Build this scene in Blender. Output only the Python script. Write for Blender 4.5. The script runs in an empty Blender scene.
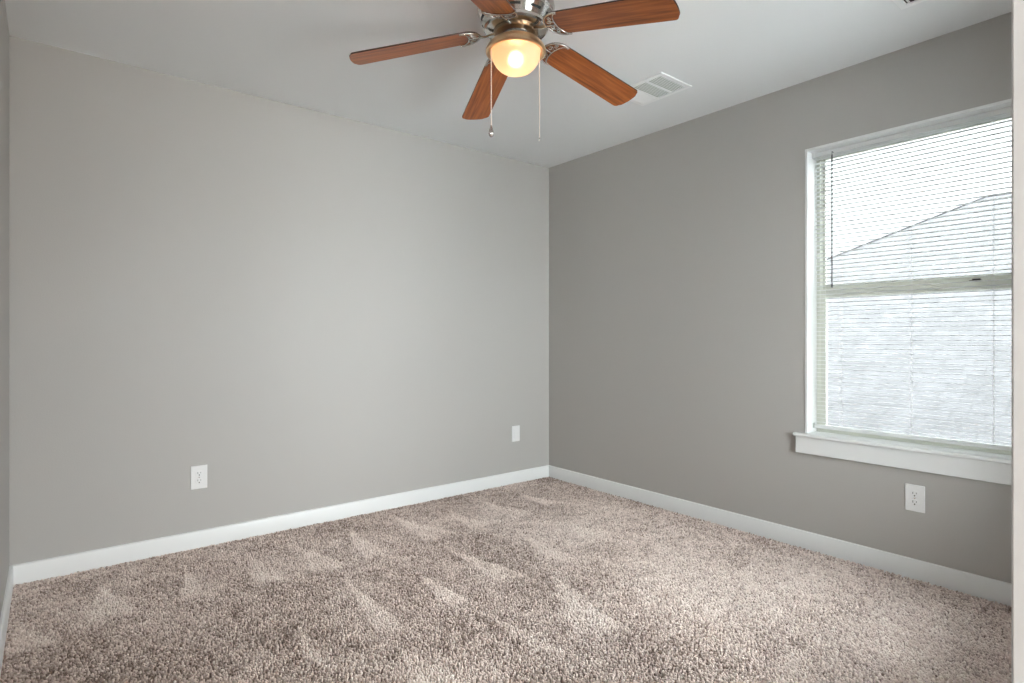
import bpy, math, random
import numpy as np
from mathutils import Vector, Matrix

random.seed(4)
S = bpy.context.scene
COL = S.collection
R_ = math.radians

# ------------------------------------------------------------------ camera
H = 2.44                       # ceiling height; far corner of the room is the origin
cam_d = bpy.data.cameras.new('camera')
cam_d.sensor_width = 36.0
cam_d.lens = 579.0 / 1024.0 * 36.0
cam_d.shift_y = -4.7 / 1024.0
cam_d.clip_start = 0.01
cam = bpy.data.objects.new('camera', cam_d)
COL.objects.link(cam)
cam.location = (-3.092, -3.400, 1.103)
cam.rotation_euler = (R_(90), 0, -math.atan2(0.6242, 0.7810))
S.camera = cam

# ------------------------------------------------------------------ world, exposure
S.view_settings.view_transform = 'Standard'
S.view_settings.look = 'None'
S.view_settings.exposure = 0.27
S.view_settings.gamma = 1.0
S.view_settings.use_curve_mapping = False
S.cycles.max_bounces = 16
S.cycles.diffuse_bounces = 14
S.cycles.transparent_max_bounces = 24
W = bpy.data.worlds.new('overcast_sky')
S.world = W
W.use_nodes = True
wn = W.node_tree
bg = wn.nodes['Background']
bg.inputs['Color'].default_value = (0.93, 0.965, 1.0, 1)
# overcast sky, brightest round the veiled low sun
SKY_BASE, SKY_GLOW, SUN_AZ, SUN_EL = 1.65, 25.0, -150.0, 50.0
tcw = wn.nodes.new('ShaderNodeTexCoord')
dt = wn.nodes.new('ShaderNodeVectorMath'); dt.operation = 'DOT_PRODUCT'
dt.inputs[1].default_value = (math.cos(R_(SUN_EL)) * math.cos(R_(SUN_AZ)), math.cos(R_(SUN_EL)) * math.sin(R_(SUN_AZ)), math.sin(R_(SUN_EL)))
wn.links.new(tcw.outputs['Generated'], dt.inputs[0])
mrw = wn.nodes.new('ShaderNodeMapRange'); mrw.interpolation_type = 'SMOOTHSTEP'
mrw.inputs[1].default_value = math.cos(R_(135)); mrw.inputs[2].default_value = 1.0
mrw.inputs[3].default_value = SKY_BASE; mrw.inputs[4].default_value = SKY_GLOW
wn.links.new(dt.outputs['Value'], mrw.inputs[0])
wn.links.new(mrw.outputs[0], bg.inputs['Strength'])
W.cycles.sampling_method = 'AUTOMATIC'

def portal(loc, rot, sx, sy):
    pd = bpy.data.lights.new('window_portal', 'AREA')
    pd.shape = 'RECTANGLE'; pd.size = sx; pd.size_y = sy
    pd.cycles.is_portal = True
    po = bpy.data.objects.new('window_portal', pd)
    COL.objects.link(po)
    po.location = loc; po.rotation_euler = rot
portal((0.30, -2.447, 1.335), (0, R_(90), 0), 1.6, 1.0)     # the window in view
portal((-1.255, -3.60, 1.06), (R_(90), 0, 0), 1.95, 2.15)     # the added fill window beside the doorway

HALL_FILL = 76.0
LAMP_POWER = 0.36

# ------------------------------------------------------------------ materials
def nt_new(name):
    m = bpy.data.materials.new(name)
    m.use_nodes = True
    nt = m.node_tree
    return m, nt, nt.nodes['Principled BSDF']

def srgb(r, g, b):
    f = lambda c: (c / 255 / 12.92) if c / 255 <= 0.04045 else ((c / 255 + 0.055) / 1.055) ** 2.4
    return (f(r), f(g), f(b), 1)

def simple(name, col, rough=0.5, metal=0.0, bump=0.0, bscale=80.0, spec=0.5, var=0.0):
    m, nt, p = nt_new(name)
    p.inputs['Base Color'].default_value = col
    p.inputs['Roughness'].default_value = rough
    p.inputs['Metallic'].default_value = metal
    p.inputs['Specular IOR Level'].default_value = spec
    tc = nt.nodes.new('ShaderNodeTexCoord')
    nz = nt.nodes.new('ShaderNodeTexNoise')
    nz.inputs['Scale'].default_value = bscale
    nz.inputs['Detail'].default_value = 3
    nt.links.new(tc.outputs['Object'], nz.inputs['Vector'])
    if bump:
        b = nt.nodes.new('ShaderNodeBump')
        b.inputs['Strength'].default_value = bump
        b.inputs['Distance'].default_value = 0.002
        nt.links.new(nz.outputs['Fac'], b.inputs['Height'])
        nt.links.new(b.outputs['Normal'], p.inputs['Normal'])
    if var:
        mx = nt.nodes.new('ShaderNodeMix'); mx.data_type = 'RGBA'
        mx.inputs[6].default_value = tuple(c * (1 - var) for c in col[:3]) + (1,)
        mx.inputs[7].default_value = tuple(min(1, c * (1 + var)) for c in col[:3]) + (1,)
        nt.links.new(nz.outputs['Fac'], mx.inputs[0])
        nt.links.new(mx.outputs[2], p.inputs['Base Color'])
    return m

M = {}
M['wall'] = simple('wall_paint', (0.455, 0.441, 0.423, 1), 0.55, bump=0.22, bscale=170, var=0.015)
M['ceiling'] = simple('ceiling_paint', (0.85, 0.87, 0.885, 1), 0.6, bump=0.2, bscale=140, var=0.01)
M['trim'] = simple('white_trim_paint', (0.80, 0.81, 0.81, 1), 0.35, bump=0.03, bscale=40)
M['vinyl'] = simple('almond_vinyl', (0.72, 0.73, 0.66, 1), 0.4)
M['plate'] = simple('white_plastic', (0.82, 0.82, 0.82, 1), 0.3)
M['dark'] = simple('dark_slot', (0.02, 0.02, 0.02, 1), 0.6)
M['vent'] = simple('white_enamel', (0.95, 0.96, 0.97, 1), 0.35)
M['duct'] = simple('duct_grey', (0.50, 0.52, 0.49, 1), 0.7)
M['chrome'] = simple('brushed_nickel', (0.62, 0.59, 0.56, 1), 0.16, 1.0)
M['darkmetal'] = simple('dark_bronze', (0.05, 0.04, 0.035, 1), 0.4, 0.8)
M['bronze'] = simple('warm_bronze', (0.42, 0.30, 0.20, 1), 0.3, 1.0)
M['lampnickel'] = simple('lamp_tinted_nickel', (0.80, 0.55, 0.33, 1), 0.28, 1.0)  # nickel with the lamp's orange glow put into its colour
M['chain'] = simple('pale_brass_chain', (0.93, 0.85, 0.76, 1), 0.45, 0.6)
M['wand'] = simple('smoky_acrylic', (0.16, 0.16, 0.17, 1), 0.25)
M['cord'] = simple('white_cord', (0.8, 0.8, 0.8, 1), 0.8)
M['siding'] = simple('tan_brick', (0.35, 0.27, 0.2, 1), 0.9, var=0.1)
M['bounceground'] = simple('pale_bounce_ground', (0.80, 0.80, 0.80, 1), 1.0, var=0.3, bscale=2)  # unseen ground, made very pale to bounce daylight onto the ceiling
M['subfloor'] = simple('carpet_backing', (0.20, 0.155, 0.135, 1), 1.0)

# blind slats: white vinyl that lets some light through
def mat_slat():
    m, nt, p = nt_new('white_vinyl_slat')
    p.inputs['Base Color'].default_value = (0.86, 0.87, 0.87, 1)
    p.inputs['Roughness'].default_value = 0.4
    tr = nt.nodes.new('ShaderNodeBsdfTranslucent')
    tr.inputs['Color'].default_value = (0.9, 0.9, 0.88, 1)
    mx = nt.nodes.new('ShaderNodeMixShader'); mx.inputs[0].default_value = 0.25
    nt.links.new(p.outputs[0], mx.inputs[1]); nt.links.new(tr.outputs[0], mx.inputs[2])
    nt.links.new(mx.outputs[0], nt.nodes['Material Output'].inputs[0])
    return m
M['slat'] = mat_slat()

def mat_glass():
    m, nt, p = nt_new('clear_window_glass')
    nt.nodes.remove(p)
    t = nt.nodes.new('ShaderNodeBsdfTransparent'); t.inputs[0].default_value = (0.93, 0.95, 0.94, 1)
    g = nt.nodes.new('ShaderNodeBsdfGlossy'); g.inputs['Roughness'].default_value = 0.02
    fr = nt.nodes.new('ShaderNodeFresnel'); fr.inputs[0].default_value = 1.45
    mx = nt.nodes.new('ShaderNodeMixShader')
    nt.links.new(fr.outputs[0], mx.inputs[0])
    nt.links.new(t.outputs[0], mx.inputs[1]); nt.links.new(g.outputs[0], mx.inputs[2])
    nt.links.new(mx.outputs[0], nt.nodes['Material Output'].inputs[0])
    return m
M['glass'] = mat_glass()

def mat_bowl():
    m, nt, p = nt_new('frosted_bowl_glass')
    p.inputs['Base Color'].default_value = (0.92, 0.82, 0.68, 1)
    p.inputs['Roughness'].default_value = 0.3
    tr = nt.nodes.new('ShaderNodeBsdfTranslucent')
    tr.inputs['Color'].default_value = (1.0, 0.84, 0.66, 1)
    rf = nt.nodes.new('ShaderNodeBsdfRefraction')
    rf.inputs['Color'].default_value = (1.0, 0.92, 0.80, 1)
    rf.inputs['Roughness'].default_value = 0.72; rf.inputs['IOR'].default_value = 1.12
    m1 = nt.nodes.new('ShaderNodeMixShader'); m1.inputs[0].default_value = 0.35
    nt.links.new(tr.outputs[0], m1.inputs[1]); nt.links.new(rf.outputs[0], m1.inputs[2])
    mx = nt.nodes.new('ShaderNodeMixShader'); mx.inputs[0].default_value = 0.7
    nt.links.new(p.outputs[0], mx.inputs[1]); nt.links.new(m1.outputs[0], mx.inputs[2])
    nt.links.new(mx.outputs[0], nt.nodes['Material Output'].inputs[0])
    return m
M['bowl'] = mat_bowl()

def mat_emit(name, col, s):
    m, nt, p = nt_new(name)
    p.inputs['Base Color'].default_value = (0.9, 0.9, 0.9, 1)
    p.inputs['Emission Color'].default_value = col
    p.inputs['Emission Strength'].default_value = s
    return m

def mat_wood():
    m, nt, p = nt_new('walnut_blade_veneer')
    tc = nt.nodes.new('ShaderNodeTexCoord')
    mp = nt.nodes.new('ShaderNodeMapping'); mp.inputs['Scale'].default_value = (2.2, 34, 34)
    nt.links.new(tc.outputs['Object'], mp.inputs[0])
    nz = nt.nodes.new('ShaderNodeTexNoise'); nz.inputs['Scale'].default_value = 2.2
    nz.inputs['Detail'].default_value = 6; nz.inputs['Distortion'].default_value = 0.6
    nt.links.new(mp.outputs[0], nz.inputs['Vector'])
    cr = nt.nodes.new('ShaderNodeValToRGB')
    e = cr.color_ramp.elements
    e[0].position = 0.30; e[0].color = srgb(120, 62, 29)
    e[1].position = 0.72; e[1].color = srgb(184, 108, 54)
    k = e.new(0.5); k.color = srgb(160, 88, 42)
    nt.links.new(nz.outputs['Fac'], cr.inputs[0])
    nt.links.new(cr.outputs[0], p.inputs['Base Color'])
    p.inputs['Roughness'].default_value = 0.38
    return m
M['wood'] = mat_wood()
M['woodedge'] = simple('dark_blade_edge', srgb(60, 32, 20), 0.4)

def mat_shingle():
    m, nt, p = nt_new('grey_asphalt_shingle')
    tc = nt.nodes.new('ShaderNodeTexCoord')
    br = nt.nodes.new('ShaderNodeTexBrick')
    br.offset = 0.5; br.squash = 0.7; br.squash_frequency = 3
    br.inputs['Color1'].default_value = (0.022, 0.022, 0.0235, 1)
    br.inputs['Color2'].default_value = (0.028, 0.028, 0.030, 1)
    br.inputs["Mortar"].default_value = (0.015, 0.015, 0.016, 1)
    br.inputs['Scale'].default_value = 1.0
    br.inputs['Mortar Size'].default_value = 0.006
    br.inputs['Mortar Smooth'].default_value = 0.3
    br.inputs['Brick Width'].default_value = 0.22
    br.inputs['Row Height'].default_value = 0.135
    nt.links.new(tc.outputs['UV'], br.inputs['Vector'])
    nz = nt.nodes.new('ShaderNodeTexNoise'); nz.inputs['Scale'].default_value = 5
    nz.inputs['Detail'].default_value = 6
    nt.links.new(tc.outputs['UV'], nz.inputs['Vector'])
    mx = nt.nodes.new('ShaderNodeMix'); mx.data_type = 'RGBA'; mx.blend_type = 'MULTIPLY'
    mx.inputs[0].default_value = 0.6
    mr = nt.nodes.new('ShaderNodeMapRange')
    mr.inputs[1].default_value = 0.3; mr.inputs[2].default_value = 0.7
    mr.inputs[3].default_value = 0.6; mr.inputs[4].default_value = 1.25
    nt.links.new(nz.outputs['Fac'], mr.inputs[0])
    nt.links.new(br.outputs['Color'], mx.inputs[6]); nt.links.new(mr.outputs[0], mx.inputs[7])
    nt.links.new(mx.outputs[2], p.inputs['Base Color'])
    p.inputs['Roughness'].default_value = 0.95
    return m
M['shingle'] = mat_shingle()

def mat_carpet():
    m, nt, p = nt_new('beige_carpet_yarn')
    at = nt.nodes.new('ShaderNodeAttribute'); at.attribute_name = 'yarn'
    cr = nt.nodes.new('ShaderNodeValToRGB')
    e = cr.color_ramp.elements
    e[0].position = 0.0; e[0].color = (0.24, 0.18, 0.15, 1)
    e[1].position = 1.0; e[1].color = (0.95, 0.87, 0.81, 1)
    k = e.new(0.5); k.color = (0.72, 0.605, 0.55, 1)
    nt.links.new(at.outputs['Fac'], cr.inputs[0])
    nt.links.new(cr.outputs[0], p.inputs['Base Color'])
    p.inputs['Roughness'].default_value = 1.0
    p.inputs['Specular IOR Level'].default_value = 0.1
    return m
M['ridge'] = simple('grey_ridge_shingle', (0.042, 0.042, 0.045, 1), 0.95, var=0.2, bscale=6)
M['carpet'] = mat_carpet()

# ------------------------------------------------------------------ mesh helpers
class MB:
    def __init__(s): s.v = []; s.f = []; s.mi = []
    def add(s, vs, fs, mi=0, mat=None):
        n = len(s.v)
        for v in vs:
            v = Vector(v)
            if mat is not None: v = mat @ v
            s.v.append(tuple(v))
        for f in fs:
            s.f.append(tuple(i + n for i in f)); s.mi.append(mi)
        return s
    def box(s, a, b, mi=0, mat=None):
        (x0, y0, z0), (x1, y1, z1) = a, b
        x0, x1 = sorted((x0, x1)); y0, y1 = sorted((y0, y1)); z0, z1 = sorted((z0, z1))
        vs = [(x0,y0,z0),(x1,y0,z0),(x1,y1,z0),(x0,y1,z0),(x0,y0,z1),(x1,y0,z1),(x1,y1,z1),(x0,y1,z1)]
        fs = [(0,3,2,1),(4,5,6,7),(0,1,5,4),(1,2,6,5),(2,3,7,6),(3,0,4,7)]
        return s.add(vs, fs, mi, mat)
    def lathe(s, prof, n=48, mi=0, mat=None, close=False):
        vs = []; fs = []
        for r, z in prof:
            for i in range(n):
                a = 2 * math.pi * i / n
                vs.append((r * math.cos(a), r * math.sin(a), z))
        m = len(prof)
        for j in range(m - 1 if not close else m):
            k = (j + 1) % m
            for i in range(n):
                i2 = (i + 1) % n
                fs.append((j*n+i, j*n+i2, k*n+i2, k*n+i))
        return s.add(vs, fs, mi, mat)
    def tube(s, path, r, n=8, mi=0, mat=None, flat=1.0):
        path = [Vector(p) for p in path]
        vs = []; fs = []
        for k, p in enumerate(path):
            d = (path[min(k+1, len(path)-1)] - path[max(k-1, 0)]).normalized()
            up = Vector((0, 0, 1)) if abs(d.z) < 0.9 else Vector((1, 0, 0))
            u = d.cross(up).normalized(); w = u.cross(d)
            rr = r[k] if isinstance(r, (list, tuple)) else r
            for i in range(n):
                a = 2 * math.pi * i / n
                vs.append(p + u * rr * math.cos(a) + w * rr * flat * math.sin(a))
        for k in range(len(path) - 1):
            for i in range(n):
                i2 = (i + 1) % n
                fs.append((k*n+i, k*n+i2, (k+1)*n+i2, (k+1)*n+i))
        fs.append(tuple(range(n))[::-1]); fs.append(tuple(range((len(path)-1)*n, len(path)*n)))
        return s.add(vs, fs, mi, mat)
    def prism(s, outline, z0, z1, mi=0, mat=None, side_mi=None):
        n = len(outline)
        vs = [(x, y, z0) for x, y in outline] + [(x, y, z1) for x, y in outline]
        s.add(vs, [tuple(range(n))[::-1], tuple(range(n, 2*n))], mi, mat)
        b = len(s.v) - 2*n
        for i in range(n):
            j = (i + 1) % n
            s.f.append((b+i, b+j, b+n+j, b+n+i)); s.mi.append(mi if side_mi is None else side_mi)
        return s
    def build(s, name, mats, parent=None, smooth=35, bevel=0, segs=2):
        me = bpy.data.meshes.new(name)
        me.from_pydata(s.v, [], s.f)
        if not isinstance(mats, (list, tuple)): mats = [mats]
        for m in mats: me.materials.append(m)
        me.polygons.foreach_set('material_index', s.mi)
        import bmesh
        bm = bmesh.new(); bm.from_mesh(me)
        bmesh.ops.recalc_face_normals(bm, faces=bm.faces)
        bm.to_mesh(me); bm.free()
        if smooth:
            me.shade_smooth(); me.set_sharp_from_angle(angle=R_(smooth))
        o = bpy.data.objects.new(name, me)
        COL.objects.link(o)
        if parent is not None: o.parent = parent
        if bevel:
            b = o.modifiers.new('bevel', 'BEVEL'); b.width = bevel; b.segments = segs
            b.limit_method = 'ANGLE'; b.angle_limit = R_(40)
        return o

def empty(name, loc, rot=(0, 0, 0)):
    o = bpy.data.objects.new(name, None)
    o.empty_display_size = 0.05
    COL.objects.link(o); o.location = loc; o.rotation_euler = rot
    return o

def tag(o, label=None, cat=None, group=None, kind=None):
    if label: o['label'] = label
    if cat: o['category'] = cat
    if group: o['group'] = group
    if kind: o['kind'] = kind
    return o

def structure(o, label=None):
    o['kind'] = 'structure'
    if label: o['label'] = label
    return o

# ------------------------------------------------------------------ room shell
LX = -3.230           # left wall face
FY = -3.278           # front wall face (the doorway wall)
FY2 = -3.393          # its hall side
HX0, HX1, HY = -4.10, -1.90, -4.75
WT = 0.165
DX0, DX1, DZ = -3.160, -2.350, 2.045
WY0, WY1, WZ0, WZ1 = -2.905, -1.990, 0.600, 2.083   # window opening

structure(MB().box((HX0 - 0.12, HY - 0.12, -0.12), (WT, 0.12, -0.012)).build('floor', M['subfloor'], smooth=0), 'carpeted bedroom floor')
structure(MB().box((HX0 - 0.12, HY - 0.12, H), (WT, 0.12, H + 0.12)).build('ceiling', M['ceiling'], smooth=0), 'light grey painted ceiling with fan and vents')
structure(MB().box((LX - 0.12, 0, -0.12), (WT, 0.12, H)).build('wall_back', M['wall'], smooth=0), 'grey painted wall left of the far corner')
structure(MB().box((LX - 0.12, FY2, -0.12), (LX, 0, H)).build('wall_left', M['wall'], smooth=0), 'grey wall at the left edge')
w = MB()
w.box((0, FY2, -0.12), (WT, WY0, H)); w.box((0, WY1, -0.12), (WT, 0, H))
w.box((0, WY0, -0.12), (WT, WY1, WZ0 - 0.018)); w.box((0, WY0, WZ1), (WT, WY1, H))
structure(w.build('wall_right', M['wall'], smooth=0), 'grey wall with the window')
w = MB()
V0, V1, VZ = -2.15, -0.36, 0.40                                # added second window, out of view beside the doorway, lets in fill light
w.box((LX, FY2, -0.012), (DX0 - 0.02, FY, H)); w.box((DX1 + 0.02, FY2, -0.012), (V0, FY, H))
w.box((V1, FY2, -0.012), (0, FY, H)); w.box((V0, FY2, -0.012), (V1, FY, VZ)); w.box((V0, FY2, WZ1), (V1, FY, H))
w.box((DX0 - 0.02, FY2, DZ + 0.02), (DX1 + 0.02, FY, H))
structure(w.build('wall_front', M['wall'], smooth=0), 'grey wall holding the doorway')
w = MB()
w.box((HX0 - 0.12, HY, -0.12), (HX0, FY2, H)); w.box((HX1, HY, -0.12), (HX1 + 0.12, FY2, H))
w.box((HX0 - 0.12, HY - 0.12, -0.12), (HX1 + 0.12, HY, H)); w.box((HX0, FY2, -0.012), (LX - 0.12, FY2 + 0.1, H))
structure(w.build('wall_hall', M['wall'], smooth=0), 'grey walls of the hallway')

# baseboards with an eased top edge
def baseboard(name, p0, p1, nrm, label):
    h, t = 0.0875, 0.014
    d = (Vector(p1) - Vector(p0)); L = d.length; d.normalize(); nv = Vector(nrm)
    mt = Matrix(((d.x, nv.x, 0, p0[0]), (d.y, nv.y, 0, p0[1]), (0, 0, 1, 0), (0, 0, 0, 1)))
    prof = [(0, -0.01), (t, -0.01), (t, h - 0.009), (t - 0.003, h - 0.003), (t - 0.008, h), (0, h)]
    n = len(prof)
    vs = [(0, a, b) for a, b in prof] + [(L, a, b) for a, b in prof]
    fs = [tuple(range(n)), tuple(range(n, 2*n))[::-1]] + [(i, (i+1) % n, n+(i+1) % n, n+i) for i in range(n)]
    m = MB().add(vs, fs, 0, mt)
    return structure(m.build(name, M['trim'], smooth=30), label)
baseboard('baseboard_back', (LX, 0), (0, 0), (0, -1), 'white baseboard under the left grey wall')
baseboard('baseboard_right', (0, -0.0), (0, FY), (-1, 0), 'white baseboard under the window wall')
baseboard('baseboard_left', (LX, FY), (LX, -0.0), (1, 0), 'white baseboard at the left edge')
baseboard('baseboard_front', (-0.0, FY), (DX1 + 0.062, FY), (0, 1), 'white baseboard beside the doorway')

# door jamb and casing (we stand in this doorway)
t = MB()
for y0, y1 in ((FY, FY + 0.017), (FY2 - 0.017, FY2)):
    t.box((DX1, y0, -0.008), (DX1 + 0.060, y1, DZ + 0.06))
    t.box((DX0 - 0.060, y0, -0.008), (DX0, y1, DZ + 0.06))
    t.box((DX0, y0, DZ), (DX1, y1, DZ + 0.06))
t.box((DX1, FY2, -0.008), (DX1 + 0.02, FY, DZ + 0.02)); t.box((DX0 - 0.02, FY2, -0.008), (DX0, FY, DZ + 0.02))
t.box((DX0, FY2, DZ), (DX1, FY, DZ + 0.02))
structure(t.build('trim_1', M['trim'], smooth=30, bevel=0.002), 'white door casing at the right edge')

# ------------------------------------------------------------------ window
win = structure(empty('window_1', (0, -2.4475, WZ0)), 'white trimmed single hung window in the right wall')
def wpart(mb, name, mat, parent=win, **k):
    o = mb.build(name, mat, parent, **k)
    if parent is win: o.location = (0, 2.4475, -WZ0)
    return o
LT = 0.013
lin = MB()
lin.box((-0.003, WY1 - LT, WZ0), (WT - 0.06, WY1, WZ1)).box((-0.003, WY0, WZ0), (WT - 0.06, WY0 + LT, WZ1))
lin.box((-0.003, WY0 + LT, WZ1 - LT), (WT - 0.06, WY1 - LT, WZ1))
wpart(lin, 'jamb_liner', M['trim'], bevel=0.001)
st = MB()
st.box((-0.030, WY0 - 0.052, WZ0 - 0.018), (0.0, WY1 + 0.052, WZ0))
st.box((0.0, WY0, WZ0 - 0.018), (WT - 0.06, WY1, WZ0))
wpart(st, 'window_sill', M['trim'], bevel=0.004, segs=3)
wpart(MB().box((-0.018, WY0 - 0.042, 0.495), (0.0, WY1 + 0.042, WZ0 - 0.018)), 'apron', M['trim'], bevel=0.002)
a0, a1, b0, b1 = WY0 + LT, WY1 - LT, WZ0, WZ1 - LT
fx0, fx1 = WT - 0.06, WT
fr = MB()
fr.box((fx0, a1 - 0.016, b0), (fx1, WY1, WZ1)).box((fx0, WY0, b0), (fx1, a0 + 0.016, WZ1))
fr.box((fx0, a0 + 0.016, b1 - 0.012), (fx1, a1 - 0.016, WZ1)).box((fx0, a0 + 0.016, b0 - 0.02), (fx1, a1 - 0.016, b0 + 0.012))
wpart(fr, 'frame', M['vinyl'], bevel=0.0015)
def sash(name, x0, x1, z0, z1, st_, top, bot):
    m = MB(); y0, y1 = a0 + 0.016, a1 - 0.016
    m.box((x0, y1 - st_, z0), (x1, y1, z1)).box((x0, y0, z0), (x1, y0 + st_, z1))
    m.box((x0, y0 + st_, z1 - top), (x1, y1 - st_, z1)).box((x0, y0 + st_, z0), (x1, y1 - st_, z0 + bot))
    o = wpart(m, name, M['vinyl'], bevel=0.002)
    xm = (x0 + x1) / 2
    MB().box((xm - 0.003, y0 + st_ - 0.004, z0 + bot - 0.004), (xm + 0.003, y1 - st_ + 0.004, z1 - top + 0.004)).build('pane', M['glass'], o, smooth=0)
    return o
sash('upper_sash', 0.138, 0.160, 1.335, b1 - 0.012, 0.012, 0.012, 0.045)
lo = sash('lower_sash', 0.108, 0.134, b0 + 0.012, 1.352, 0.026, 0.042, 0.022)
lk = MB().box((0.112, -2.70, 1.352), (0.130, -2.655, 1.355)).box((0.116, -2.695, 1.355), (0.124, -2.665, 1.361))
lk.build('sash_lock', M['darkmetal'], lo, bevel=0.001)

fill_win = structure(empty('fill_window', ((V0 + V1) / 2, FY, VZ)), 'added tall fill light window beside the doorway, out of view')  # unseen window added to light the room more evenly
xm = (V1 - V0) / 2; zz = WZ1 - VZ
m = MB()
m.box((-xm, -0.10, 0), (-xm + 0.05, -0.05, zz)).box((xm - 0.05, -0.10, 0), (xm, -0.05, zz))
m.box((-xm + 0.05, -0.10, 0), (xm - 0.05, -0.05, 0.05)).box((-xm + 0.05, -0.10, zz - 0.05), (xm - 0.05, -0.05, zz))
m.box((-0.03, -0.10, 0.05), (0.03, -0.05, zz - 0.05))
m.build('frame', M['vinyl'], fill_win, bevel=0.002)
MB().box((-xm - 0.05, -0.05, -0.018), (xm + 0.05, 0.03, 0)).build('window_sill', M['trim'], fill_win, bevel=0.003)
for s_ in (-1, 1):
    MB().box((min(s_ * 0.03, s_ * (xm - 0.05)), -0.078, 0.05), (max(s_ * 0.03, s_ * (xm - 0.05)), -0.072, zz - 0.05)).build('pane', M['glass'], fill_win, smooth=0)

# ------------------------------------------------------------------ blinds
BX = 0.066
by0, by1 = -2.883, -2.012
blind = tag(empty('window_blind', (BX, -2.4475, 2.068)), 'white mini blind with open slats hanging in the window', 'blind')
def bpart(mb, name, mat, **k):
    o = mb.build(name, mat, blind, **k); o.location = (-BX, 2.4475, -2.068); return o
hr = MB().box((BX - 0.014, by0, 2.044), (BX + 0.014, by1, 2.068))
bpart(hr, 'headrail', M['slat'], bevel=0.002)
sl = MB()
NS, z_top, z_bot = 65, 2.034, 0.656
for i in range(NS):
    z = z_top - (z_top - z_bot) * i / (NS - 1)
    seg = 6; tilt = R_(-5)
    top = []
    for k in range(seg + 1):
        u = -0.0127 + 0.0254 * k / seg
        c = 0.0016 * (1 - (u / 0.0127) ** 2)
        top.append((u * math.cos(tilt), c + u * math.sin(tilt)))
    pr = top + [(u, c - 0.0004) for u, c in reversed(top)]
    n = len(pr)
    vs = [(BX + u, by0, z + c) for u, c in pr] + [(BX + u, by1, z + c) for u, c in pr]
    fs = [(i_, (i_+1) % n, n+(i_+1) % n, n+i_) for i_ in range(n)]
    sl.add(vs, fs)
bpart(sl, 'slat_panel', M['slat'])
bpart(MB().box((BX - 0.0127, by0, 0.624), (BX + 0.0127, by1, 0.642)), 'bottom_rail', M['slat'], bevel=0.003)
for y in (-2.140, -2.448, -2.752):
    ld = MB()
    for x in (BX - 0.0145, BX + 0.0145, BX):
        ld.tube([(x, y, 2.044), (x, y, 0.640)], 0.0005 if x != BX else 0.0006, 5)
    bpart(ld, 'ladder_cord', M['cord'])
wd = MB().tube([(0.036, -2.108, 2.052), (0.036, -2.108, 2.035)], 0.0015, 6)
wd.tube([(0.036, -2.108, 2.035), (0.036, -2.108, 1.362)], 0.0038, 6)
wd.tube([(0.036, -2.108, 1.375), (0.036, -2.108, 1.355)], [0.0048, 0.0048], 8)
wd.tube([(0.036, -2.108, 2.050), (0.052, -2.108, 2.050)], 0.002, 6)
o = bpart(wd, 'tilt_wand', M['wand'])
tag(o, 'dark grey tilt wand')
for y in (-2.005, -2.890):
    bpart(MB().box((BX - 0.008, y - 0.002, 0.622), (BX + 0.008, y + 0.002, 0.648)), 'hold_down_bracket', M['duct'])
    bpart(MB().box((BX - 0.018, y - 0.008, 2.042), (BX + 0.015, y + 0.008, 2.070)), 'headrail_bracket', M['plate'], bevel=0.001)

# ------------------------------------------------------------------ wall plates
def outlet(name, loc, rotz, label):
    t_ = tag(empty(name, loc, (0, 0, rotz)), label, 'outlet', 'white wall plates')
    # local: +X right along wall, -Y out of the wall, Z up
    MB().box((-0.039, -0.0055, -0.061), (0.039, 0, 0.061)).build('cover_plate', M['plate'], t_, bevel=0.0025, segs=3)
    for s in (1, -1):
        zc = 0.0195 * s
        outl = []
        for k in range(32):
            a = 2 * math.pi * k / 32
            x = 0.0172 * math.cos(a); z = 0.0172 * math.sin(a)
            outl.append((x, max(-0.0135, min(0.0135, z))))
        mt = Matrix(((1, 0, 0, 0), (0, 0, -1, 0), (0, 1, 0, zc), (0, 0, 0, 1)))
        sk = MB().prism(outl, 0.005, 0.0075, 0, mt).build('socket', M['plate'], t_, bevel=0.0006)
        h = MB()
        h.box((-0.0078, -0.0079, zc - 0.001), (-0.0058, -0.0070, zc + 0.0085))
        h.box((0.0058, -0.0079, zc + 0.0005), (0.0076, -0.0070, zc + 0.0075))
        g = [(0.0030 * math.cos(2*math.pi*k/12), 0.0030 * math.sin(2*math.pi*k/12) - 0.0075) for k in range(12)]
        h.prism(g, 0.0070, 0.0079, 0, mt)
        h.build('slot', M['dark'], sk, smooth=0)
    c = [(0.003 * math.cos(2*math.pi*k/12), 0.003 * math.sin(2*math.pi*k/12)) for k in range(12)]
    MB().prism(c, 0.005, 0.0066, 0, Matrix(((1,0,0,0),(0,0,-1,0),(0,1,0,0),(0,0,0,1)))).build('screw', M['chrome'], t_)
    return t_
outlet('wall_outlet', (-2.478, 0, 0.367), 0, 'white duplex outlet low on the left wall, leftmost plate')
outlet('wall_outlet', (0, -2.483, 0.366), R_(-90), 'white duplex outlet on the wall beneath the window')
j = tag(empty('cable_jack_plate', (-0.340, 0, 0.372)), 'plain white wall plate close to the far room corner', 'wall plate', 'white wall plates')
MB().box((-0.037, -0.0055, -0.059), (0.037, 0, 0.059)).build('cover_plate', M['plate'], j, bevel=0.0025, segs=3)
MB().box((-0.0165, -0.0075, -0.033), (0.0165, -0.005, 0.033)).build('insert', M['plate'], j, bevel=0.001)
for s in (1, -1):
    c = [(0.003 * math.cos(2*math.pi*k/12), 0.003 * math.sin(2*math.pi*k/12) + 0.046 * s) for k in range(12)]
    MB().prism(c, 0.005, 0.0064, 0, Matrix(((1,0,0,0),(0,0,-1,0),(0,1,0,0),(0,0,0,1)))).build('screw', M['plate'], j)

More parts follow.
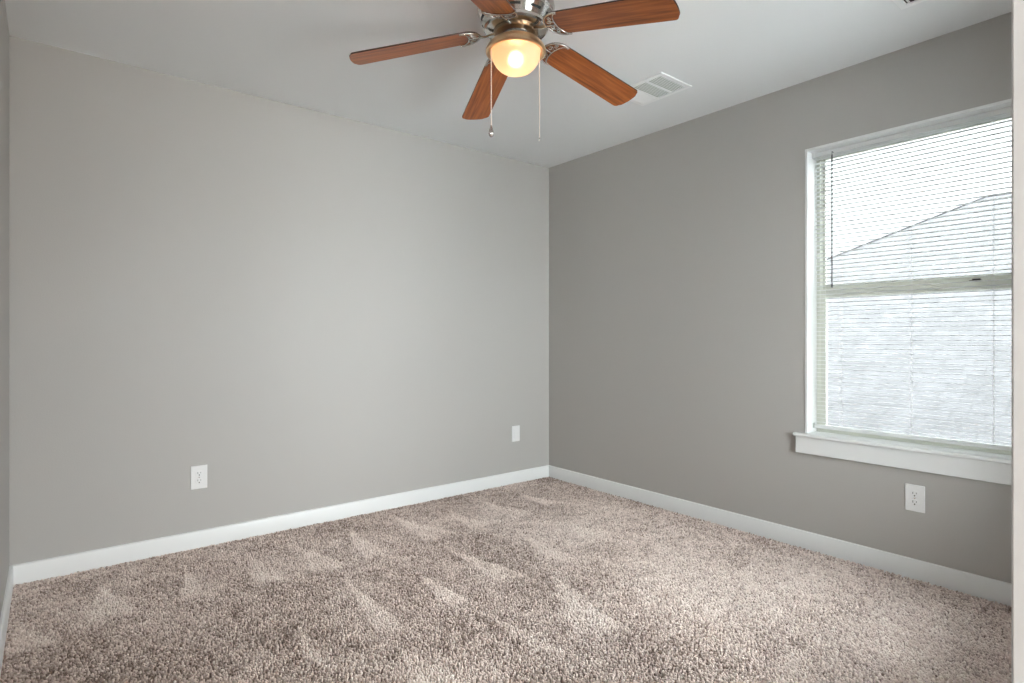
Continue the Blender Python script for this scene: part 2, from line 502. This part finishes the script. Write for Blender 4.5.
# ------------------------------------------------------------------ ceiling vents
def vent(x0, x1, y0, y1, label, secs, dark=False):
    cx, cy = (x0 + x1) / 2, (y0 + y1) / 2
    hx, hy = (x1 - x0) / 2, (y1 - y0) / 2
    t_ = tag(empty('ceiling_vent', (cx, cy, H)), label, 'vent', 'white ceiling registers')
    b = 0.026
    f = MB()
    f.box((-hx, -hy, -0.007), (-hx + b, hy, 0)).box((hx - b, -hy, -0.007), (hx, hy, 0))
    f.box((-hx + b, -hy, -0.007), (hx - b, -hy + b, 0)).box((-hx + b, hy - b, -0.007), (hx - b, hy, 0))
    n = len(secs); w_ = (2 * hy - 2 * b - 0.014 * (n - 1)) / n
    y = -hy + b
    for i in range(n - 1):
        y += w_; f.box((-hx + b, y, -0.006), (hx - b, y + 0.014, 0)); y += 0.014
    f.build('frame', M['vent'], t_, bevel=0.0015)
    MB().box((-hx + b, -hy + b, -0.0012), (hx - b, hy - b, -0.0002)).build('duct_opening', M['dark' if dark else 'duct'], t_, smooth=0)
    y = -hy + b
    for s in secs:
        lv = MB(); k = 7 if not dark else 5
        for q in range(k):
            yc = y + w_ * (q + 0.5) / k
            mt = Matrix.Translation((0, yc, -0.006)) @ Matrix.Rotation(R_(s), 4, 'X')
            lv.box((-hx + b, -w_ / k * 0.55, -0.0006), (hx - b, w_ / k * 0.55, 0.0006), 0, mt)
        lv.build('louver_bank', M['vent'], t_, smooth=0)
        y += w_ + 0.014
    return t_
vent(-0.680, -0.418, -1.590, -1.262, 'white ceiling register beside the fan blade tip', (30, 30, -14))
vent(-0.680, -0.381, -2.840, -2.549, 'white ceiling register cut off by the top edge', (40, 40), True)

# ------------------------------------------------------------------ ceiling fan
FC = Vector((-1.627, -1.592, H))
fan = tag(empty('ceiling_fan', FC), 'nickel flush mount ceiling fan with five walnut blades and lit bowl', 'ceiling fan')
def fp(mb, name, mat, **k): return mb.build(name, mat, fan, **k)
Z = lambda z: z - H
# camera-facing direction helpers for the chains (world axes of the fan's two chain ports)
hous = MB().lathe([(0.0, Z(2.440)), (0.150, Z(2.440)), (0.154, Z(2.436)), (0.156, Z(2.420)), (0.154, Z(2.398)), (0.150, Z(2.392)),
                   (0.150, Z(2.387)), (0.147, Z(2.383)), (0.128, Z(2.350)), (0.130, Z(2.346)), (0.129, Z(2.336)), (0.122, Z(2.329)), (0.105, Z(2.326)), (0.0, Z(2.326))], 72)
ho = fp(hous, 'motor_housing', M['chrome'], smooth=25)
for k in range(10):
    vs_ = MB()
    a = 2 * math.pi * (k + 0.35) / 10
    for q in range(6):
        aa = a + (q - 2.5) * 0.055
        mt = Matrix.Rotation(aa, 4, 'Z') @ Matrix.Translation((0.1385, 0, Z(2.367))) @ Matrix.Rotation(R_(30), 4, 'Y')
        vs_.box((-0.002, -0.0042, -0.0045), (0.0012, 0.0042, 0.0045), 0, mt)
    vs_.build('vent_slot', M['dark'], ho, smooth=0)
fp(MB().lathe([(0.0, Z(2.327)), (0.088, Z(2.327)), (0.090, Z(2.324)), (0.090, Z(2.318)), (0.086, Z(2.315)), (0.0, Z(2.315))], 48), 'flywheel', M['bronze'], smooth=30)
fp(MB().lathe([(0.0, Z(2.316)), (0.056, Z(2.316)), (0.060, Z(2.313)), (0.058, Z(2.304)), (0.062, Z(2.300)), (0.062, Z(2.296)), (0.0, Z(2.296))], 48), 'switch_housing', M['chrome'], smooth=30)
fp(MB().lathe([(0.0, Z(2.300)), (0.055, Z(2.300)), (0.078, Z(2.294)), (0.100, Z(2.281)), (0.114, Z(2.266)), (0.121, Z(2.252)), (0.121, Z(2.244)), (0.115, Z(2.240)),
               (0.104, Z(2.243)), (0.102, Z(2.252)), (0.0, Z(2.262))], 72), 'light_pan', M['lampnickel'], smooth=30)
bp = [(0.100, Z(2.250))]
for k in range(0, 15):
    a = math.pi / 2 * k / 14
    bp.append((0.0985 * math.cos(a) ** 0.92 if k < 14 else 0.0, Z(2.244) - 0.086 * math.sin(a)))
bowl = fp(MB().lathe(bp, 64), 'glass_bowl', M['bowl'], smooth=60)
tag(bowl, 'glowing frosted glass bowl')
bulb_l = bpy.data.lights.new('fan_bulb', 'POINT')
bulb_l.energy = LAMP_POWER; bulb_l.color = (1.0, 0.69, 0.43); bulb_l.shadow_soft_size = 0.030
bl = bpy.data.objects.new('fan_bulb_light', bulb_l); COL.objects.link(bl); bl.parent = fan; bl.location = (0, 0, Z(2.220))

# blades
RT, RR, WTP, WRT = 0.674, 0.150, 0.142, 0.128
def blade_outline():
    o = []
    rc = 0.215
    for k in range(17):                     # rounded root
        a = math.pi / 2 + math.pi * k / 16
        o.append((rc + (rc - RR) * math.cos(a), WRT / 2 * math.sin(a)))
    # lower side out to tip
    cr = 0.018
    wt = WTP / 2
    n = 8
    xs = RT - 0.012
    for k in range(n + 1):
        a = -math.pi / 2 + (math.pi / 2 - 0.16) * k / n
        o.append((xs - cr + cr * math.cos(a), -wt + cr + cr * math.sin(a)))
    for k in range(1, 12):
        y = -(wt - cr) + 2 * (wt - cr) * k / 12
        o.append((xs + 0.012 * (1 - (y / wt) ** 2), y))
    for k in range(n + 1):
        a = 0.16 + (math.pi / 2 - 0.16) * k / n
        o.append((xs - cr + cr * math.cos(a), wt - cr + cr * math.sin(a)))
    return o
bo = blade_outline()
bmb = MB().prism(bo, 0.0, 0.006, 0, None, 1)
im = MB()
# crescent plate under the blade root with scroll work, and the arm to the flywheel
outer = []
for k in range(25):
    a = R_(78) + R_(204) * k / 24
    outer.append((0.215 + 0.068 * math.cos(a), 0.0655 * math.sin(a)))
im.tube([(x, y, -0.003) for x, y in outer], 0.0042, 8, flat=0.9)
inner = []
for k in range(25):
    a = R_(80) + R_(200) * k / 24
    inner.append((0.222 + 0.030 * math.cos(a), 0.0610 * math.sin(a)))
im.tube([(x, y, -0.003) for x, y in inner], 0.0032, 8)
for s in (1, -1):                            # two scrolls each side
    for (x0, y0, r0, ph) in ((0.172, 0.016, 0.012, 0), (0.184, 0.038, 0.010, 60)):
        pts = []
        for k in range(26):
            a = R_(ph) + k * 0.33; r = r0 * (1 - k / 34)
            pts.append((x0 + r * math.cos(a), s * (y0 + r * math.sin(a)), -0.003))
        im.tube(pts, 0.0022, 6)
im.tube([(0.150, 0, -0.003), (0.172, 0, -0.004), (0.192, 0, -0.003)], [0.005, 0.004, 0.003], 8)
arm = [(0.078, 0, -0.001), (0.10, 0, -0.002), (0.125, 0, -0.006), (0.150, 0, -0.004)]
im.tube(arm, [0.011, 0.009, 0.008, 0.010], 10, flat=0.45)
for y in (-0.022, 0.022):
    im.tube([(0.190, y, 0.0005), (0.190, y, -0.007)], 0.004, 10)
blade_me = iron_me = None
SL = math.atan(0.192)
for i in range(5):
    ang = -1.297 + i * R_(72)
    rot = Matrix.Rotation(ang, 4, 'Z') @ Matrix.Rotation(SL, 4, 'Y') @ Matrix.Rotation(-0.164, 4, 'X')
    mt = Matrix.Translation((0, 0, Z(2.338))) @ rot
    if i == 0:
        b = bmb.build('blade', [M['wood'], M['woodedge']], fan, smooth=30); blade_me = b
        ir = im.build('blade_iron', M['chrome'], fan, smooth=50); iron_me = ir
    else:
        b = blade_me.copy(); COL.objects.link(b); b.parent = fan
        ir = iron_me.copy(); COL.objects.link(ir); ir.parent = fan
    b.matrix_local = mt
    ir.matrix_local = mt

# pull chains: bead chains hanging from the light pan
camR = Vector((0.7813, -0.6245, 0)); camF = Vector((0.6242, 0.7810, 0))
def chain(off, z1, fob):
    prof = []
    ln = Z(2.250) - z1; n = int(ln / 0.0062)
    for k in range(n):
        z = Z(2.250) - k * 0.0062
        prof += [(0.0010, z), (0.0023, z - 0.0015), (0.0026, z - 0.0031), (0.0023, z - 0.0046)]
    m = MB().lathe(prof, 6, mat=Matrix.Translation(off))
    c = fp(m, 'pull_chain', M['chain'], smooth=80)
    if fob:
        f = MB().lathe([(0.0, z1 + 0.004), (0.003, z1 + 0.001), (0.006, z1 - 0.010), (0.0105, z1 - 0.024), (0.0115, z1 - 0.031), (0.009, z1 - 0.038), (0.004, z1 - 0.043), (0.0, z1 - 0.045)], 16, mat=Matrix.Translation(off))
        f.build('fob', M['chrome'], c, smooth=60)
    else:
        f = MB().lathe([(0.0, z1 + 0.003), (0.0028, z1), (0.0028, z1 - 0.009), (0.0, z1 - 0.012)], 10, mat=Matrix.Translation(off))
        f.build('chain_end', M['chrome'], c, smooth=60)
chain(-0.098 * camR - 0.035 * camF, Z(1.938), True)
chain(0.096 * camR + 0.03 * camF, Z(1.911), False)

# ------------------------------------------------------------------ added fill lamp in the hallway, unseen (behind the viewpoint)
hl = tag(empty('hall_fill_lamp', (-2.90, HY, 1.15)), 'added half round fill lamp on the hallway wall, out of view', 'added fill lamp')
MB().box((-0.08, 0, -0.12), (0.08, 0.015, 0.12)).build('back_plate', M['chrome'], hl, bevel=0.004)
hp = [(0.17 * math.cos(math.pi * k / 16), 0.012 + 0.12 * math.sin(math.pi * k / 16)) for k in range(17)]
MB().prism(hp, -0.15, 0.15).build('fill_shade', mat_emit('lit_fill_shade', (1.0, 0.97, 0.93, 1), HALL_FILL), hl, smooth=30)

# ------------------------------------------------------------------ neighbouring house seen through the window
nb = tag(empty('neighbor_house', (7.0, -3.9, -3.0)), 'grey shingled hip roof of the neighbouring house outside the window', 'house')
def hpart(mb, name, mats, **k):
    o = mb.build(name, mats, nb, **k); o.location = (-7.0, 3.9, 3.0); return o
sl_, RZ, RX = 0.567, 3.04, 7.0
RY1, RY0 = -1.225, -6.6
ext = 5.4
EZ = RZ - sl_ * ext
rv = [(RX-ext, RY1+ext, EZ), (RX+ext, RY1+ext, EZ), (RX+ext, RY0-ext, EZ), (RX-ext, RY0-ext, EZ), (RX, RY1, RZ), (RX, RY0, RZ)]
rf = [(0, 3, 5, 4), (2, 1, 4, 5), (1, 0, 4), (3, 2, 5)]
roof = MB().add(rv, rf)
ro = hpart(roof, 'roof', M['shingle'], smooth=0)
uv = ro.data.uv_layers.new(name='UVMap')
kk = math.sqrt(1 + sl_ ** 2)
for p in ro.data.polygons:
    n = p.normal
    for li in p.loop_indices:
        v = ro.data.vertices[ro.data.loops[li].vertex_index].co
        u_ = v.y if abs(n.x) > abs(n.y) else v.x
        uv.data[li].uv = (u_, (v.z - EZ) / sl_ * kk)
sd = ro.modifiers.new('thickness', 'SOLIDIFY'); sd.thickness = 0.05; sd.offset = -1
cap = MB()
for (p, q) in (((RX, RY1, RZ), (RX, RY0, RZ)), ((RX, RY1, RZ), rv[0]), ((RX, RY1, RZ), rv[1]), ((RX, RY0, RZ), rv[2]), ((RX, RY0, RZ), rv[3])):
    cap.tube([p, q], 0.05, 8, flat=0.3)
hpart(cap, 'ridge_cap', M['ridge'])
hpart(MB().box((RX-ext+0.02, RY0-ext+0.02, EZ-0.2), (RX+ext-0.02, RY1+ext-0.02, EZ-0.04)), 'fascia', M['trim'])
hpart(MB().box((RX-ext+0.4, RY0-ext+0.4, -3.0), (RX+ext-0.4, RY1+ext-0.4, EZ-0.2)), 'wall', M['siding'])
g = MB().box((-40, -60, -3.2), (60, 60, -3.0)).build('ground', M['bounceground'], smooth=0)
structure(g, 'ground outside far below the window')

# ------------------------------------------------------------------ carpet pile
def carpet():
    rng = np.random.default_rng(7)
    sp = 0.0082
    x0, x1, y0, y1 = LX + 0.012, -0.012, FY + 0.0, -0.012
    nx = int((x1 - x0) / sp); ny = int((y1 - y0) / sp)
    gx, gy = np.meshgrid(np.arange(nx), np.arange(ny))
    px = x0 + (gx.ravel() + 0.5 + 0.5 * (gy.ravel() % 2)) * sp
    py = y0 + (gy.ravel() + 0.5) * sp
    px = np.clip(px + rng.uniform(-.42, .42, px.size) * sp, x0, x1)
    py = np.clip(py + rng.uniform(-.42, .42, py.size) * sp, y0, y1)
    N = px.size
    # smooth value noise
    def vnoise(u, v, seed):
        r = np.random.default_rng(seed); T = r.random((256, 256))
        iu = np.floor(u).astype(int); iv = np.floor(v).astype(int); fu = u - iu; fv = v - iv
        fu = fu*fu*(3-2*fu); fv = fv*fv*(3-2*fv)
        a = T[iu % 256, iv % 256]; b = T[(iu+1) % 256, iv % 256]; c = T[iu % 256, (iv+1) % 256]; d = T[(iu+1) % 256, (iv+1) % 256]
        return (a*(1-fu)+b*fu)*(1-fv)+(c*(1-fu)+d*fu)*fv
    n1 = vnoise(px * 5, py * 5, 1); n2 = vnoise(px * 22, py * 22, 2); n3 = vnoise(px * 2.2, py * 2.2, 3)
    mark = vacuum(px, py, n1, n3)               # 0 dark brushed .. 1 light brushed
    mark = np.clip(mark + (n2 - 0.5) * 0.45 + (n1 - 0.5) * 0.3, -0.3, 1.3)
    # lean: light strokes lie away from the window, dark ones towards it
    la = np.where(mark > 0.5, R_(60), R_(240)) + rng.normal(0, 0.9, N)
    lm = np.abs(mark - 0.5) * 0.006 + 0.0022
    dx = np.cos(la) * lm + rng.normal(0, 0.0015, N); dy = np.sin(la) * lm + rng.normal(0, 0.0015, N)
    hgt = 0.0115 + rng.uniform(-0.003, 0.0035, N)
    rad = sp * (0.50 + rng.uniform(-.1, .12, N))
    K = 5
    V = np.zeros((N, 2 * K + 1, 3)); ph = rng.uniform(0, 6.28, N)
    for k in range(K):
        a = ph + 2 * np.pi * k / K
        V[:, k, 0] = px + np.cos(a) * rad * 0.75; V[:, k, 1] = py + np.sin(a) * rad * 0.75; V[:, k, 2] = -0.011
        V[:, K+k, 0] = px + dx * 0.6 + np.cos(a) * rad; V[:, K+k, 1] = py + dy * 0.6 + np.sin(a) * rad; V[:, K+k, 2] = -0.008 + hgt * 0.68
    V[:, 2*K, 0] = px + dx; V[:, 2*K, 1] = py + dy; V[:, 2*K, 2] = -0.008 + hgt
    np.clip(V[:, :, 0], LX + 0.002, -0.002, out=V[:, :, 0]); np.clip(V[:, :, 1], FY, -0.002, out=V[:, :, 1])
    base = (np.arange(N) * (2*K+1))[:, None]
    quads = np.array([[k, (k+1) % K, K+(k+1) % K, K+k] for k in range(K)]).ravel()
    tris = np.array([[K+k, K+(k+1) % K, 2*K] for k in range(K)]).ravel()
    Q = (base + quads).reshape(-1); T_ = (base + tris).reshape(-1)
    loops = np.concatenate([Q, T_]).astype(np.int32)
    nq, ntr = N * K, N * K
    starts = np.concatenate([np.arange(nq) * 4, nq * 4 + np.arange(ntr) * 3]).astype(np.int32)
    me = bpy.data.meshes.new('carpet')
    me.vertices.add(N * (2*K+1)); me.vertices.foreach_set('co', V.astype(np.float32).ravel())
    me.loops.add(loops.size); me.loops.foreach_set('vertex_index', loops)
    me.polygons.add(nq + ntr); me.polygons.foreach_set('loop_start', starts)
    me.update(calc_edges=True)
    at = me.attributes.new('yarn', 'FLOAT', 'POINT')
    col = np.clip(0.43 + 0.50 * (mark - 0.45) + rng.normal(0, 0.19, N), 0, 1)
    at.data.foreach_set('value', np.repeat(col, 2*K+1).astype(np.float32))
    me.materials.append(M['carpet'])
    me.shade_smooth()
    o = bpy.data.objects.new('carpet', me); COL.objects.link(o)
    tag(o, 'speckled beige wall to wall carpet pile with vacuum marks', 'carpet', kind='stuff')

# strokes left by the vacuum cleaner, each a brushed wedge on the floor: apex, then its far edge
WEDGES = [
    ((-1.749, -0.162), (-1.862, -0.73), (-1.717, -0.701)),
    ((-1.434, -0.167), (-1.518, -0.703), (-1.301, -0.67)),
    ((-1.112, -0.244), (-1.232, -0.689), (-1.044, -0.647)),
    ((-0.829, -0.203), (-0.905, -0.634), (-0.724, -0.647)),
    ((-0.523, -0.229), (-0.573, -0.608), (-0.381, -0.633)),
    ((-2.059, -0.27), (-2.124, -0.706), (-1.979, -0.718)),
    ((-2.024, -0.786), (-2.121, -1.411), (-2.019, -1.46)),
    ((-1.758, -0.973), (-1.837, -1.413), (-1.708, -1.419)),
    ((-1.472, -0.867), (-1.517, -1.359), (-1.374, -1.403)),
    ((-1.031, -0.886), (-1.193, -1.32), (-1.019, -1.404)),
    ((-0.722, -0.863), (-0.791, -1.184), (-0.603, -1.264)),
    ((-1.745, -1.448), (-1.776, -1.852), (-1.67, -1.965)),
    ((-1.262, -1.395), (-1.561, -1.873), (-1.389, -1.979)),
    ((-2.111, -1.526), (-2.168, -1.816), (-2.009, -1.943)),
    ((-2.897, -0.182), (-2.965, -0.685), (-2.818, -0.644)),
    ((-3.199, -0.463), (-3.216, -0.74), (-3.048, -0.774)),
    ((-2.596, -0.222), (-2.666, -0.671), (-2.561, -0.588)),
    ((-2.331, -0.206), (-2.396, -0.63), (-2.222, -0.722)),
    ((-2.066, -0.293), (-2.128, -0.699), (-2.002, -0.775)),
    ((-2.359, -1.101), (-2.399, -1.407), (-2.339, -1.559)),
]

def vacuum(x, y, n1, n3):
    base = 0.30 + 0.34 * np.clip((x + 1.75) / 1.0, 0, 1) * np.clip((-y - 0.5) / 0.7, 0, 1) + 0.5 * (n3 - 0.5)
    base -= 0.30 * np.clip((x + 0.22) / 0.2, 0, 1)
    m = np.zeros_like(x)
    wx = x + 0.05 * (n1 - 0.5); wy = y + 0.05 * (n3 - 0.5)
    for (ax, ay), (bx, by_), (cx, cy) in WEDGES:
        d = (by_ - cy) * (ax - cx) + (cx - bx) * (ay - cy)
        l1 = ((by_ - cy) * (wx - cx) + (cx - bx) * (wy - cy)) / d     # 1 at the apex
        l2 = ((cy - ay) * (wx - cx) + (ax - cx) * (wy - cy)) / d
        l3 = 1 - l1 - l2
        k = np.clip(l1 / 0.12 + 0.2, 0, 1) * np.clip(l2 / 0.10 + 0.3, 0, 1) * np.clip(l3 / 0.06 + 0.3, 0, 1)
        m = np.maximum(m, k * (l1 > -0.05) * (l2 > -0.05) * (l3 > -0.03))
    return base * (1 - m) + (base * 0.3 + 0.72) * m

carpet()
# hallway carpet: coarse strip under the viewpoint
MBh = MB().box((HX0, HY, -0.012), (HX1, FY, -0.002))
o = MBh.build('floor_hall', simple('hall_carpet', (0.40, 0.33, 0.29, 1), 1.0, bump=1.0, bscale=200, var=0.3), smooth=0)
structure(o, 'carpet of the hallway')
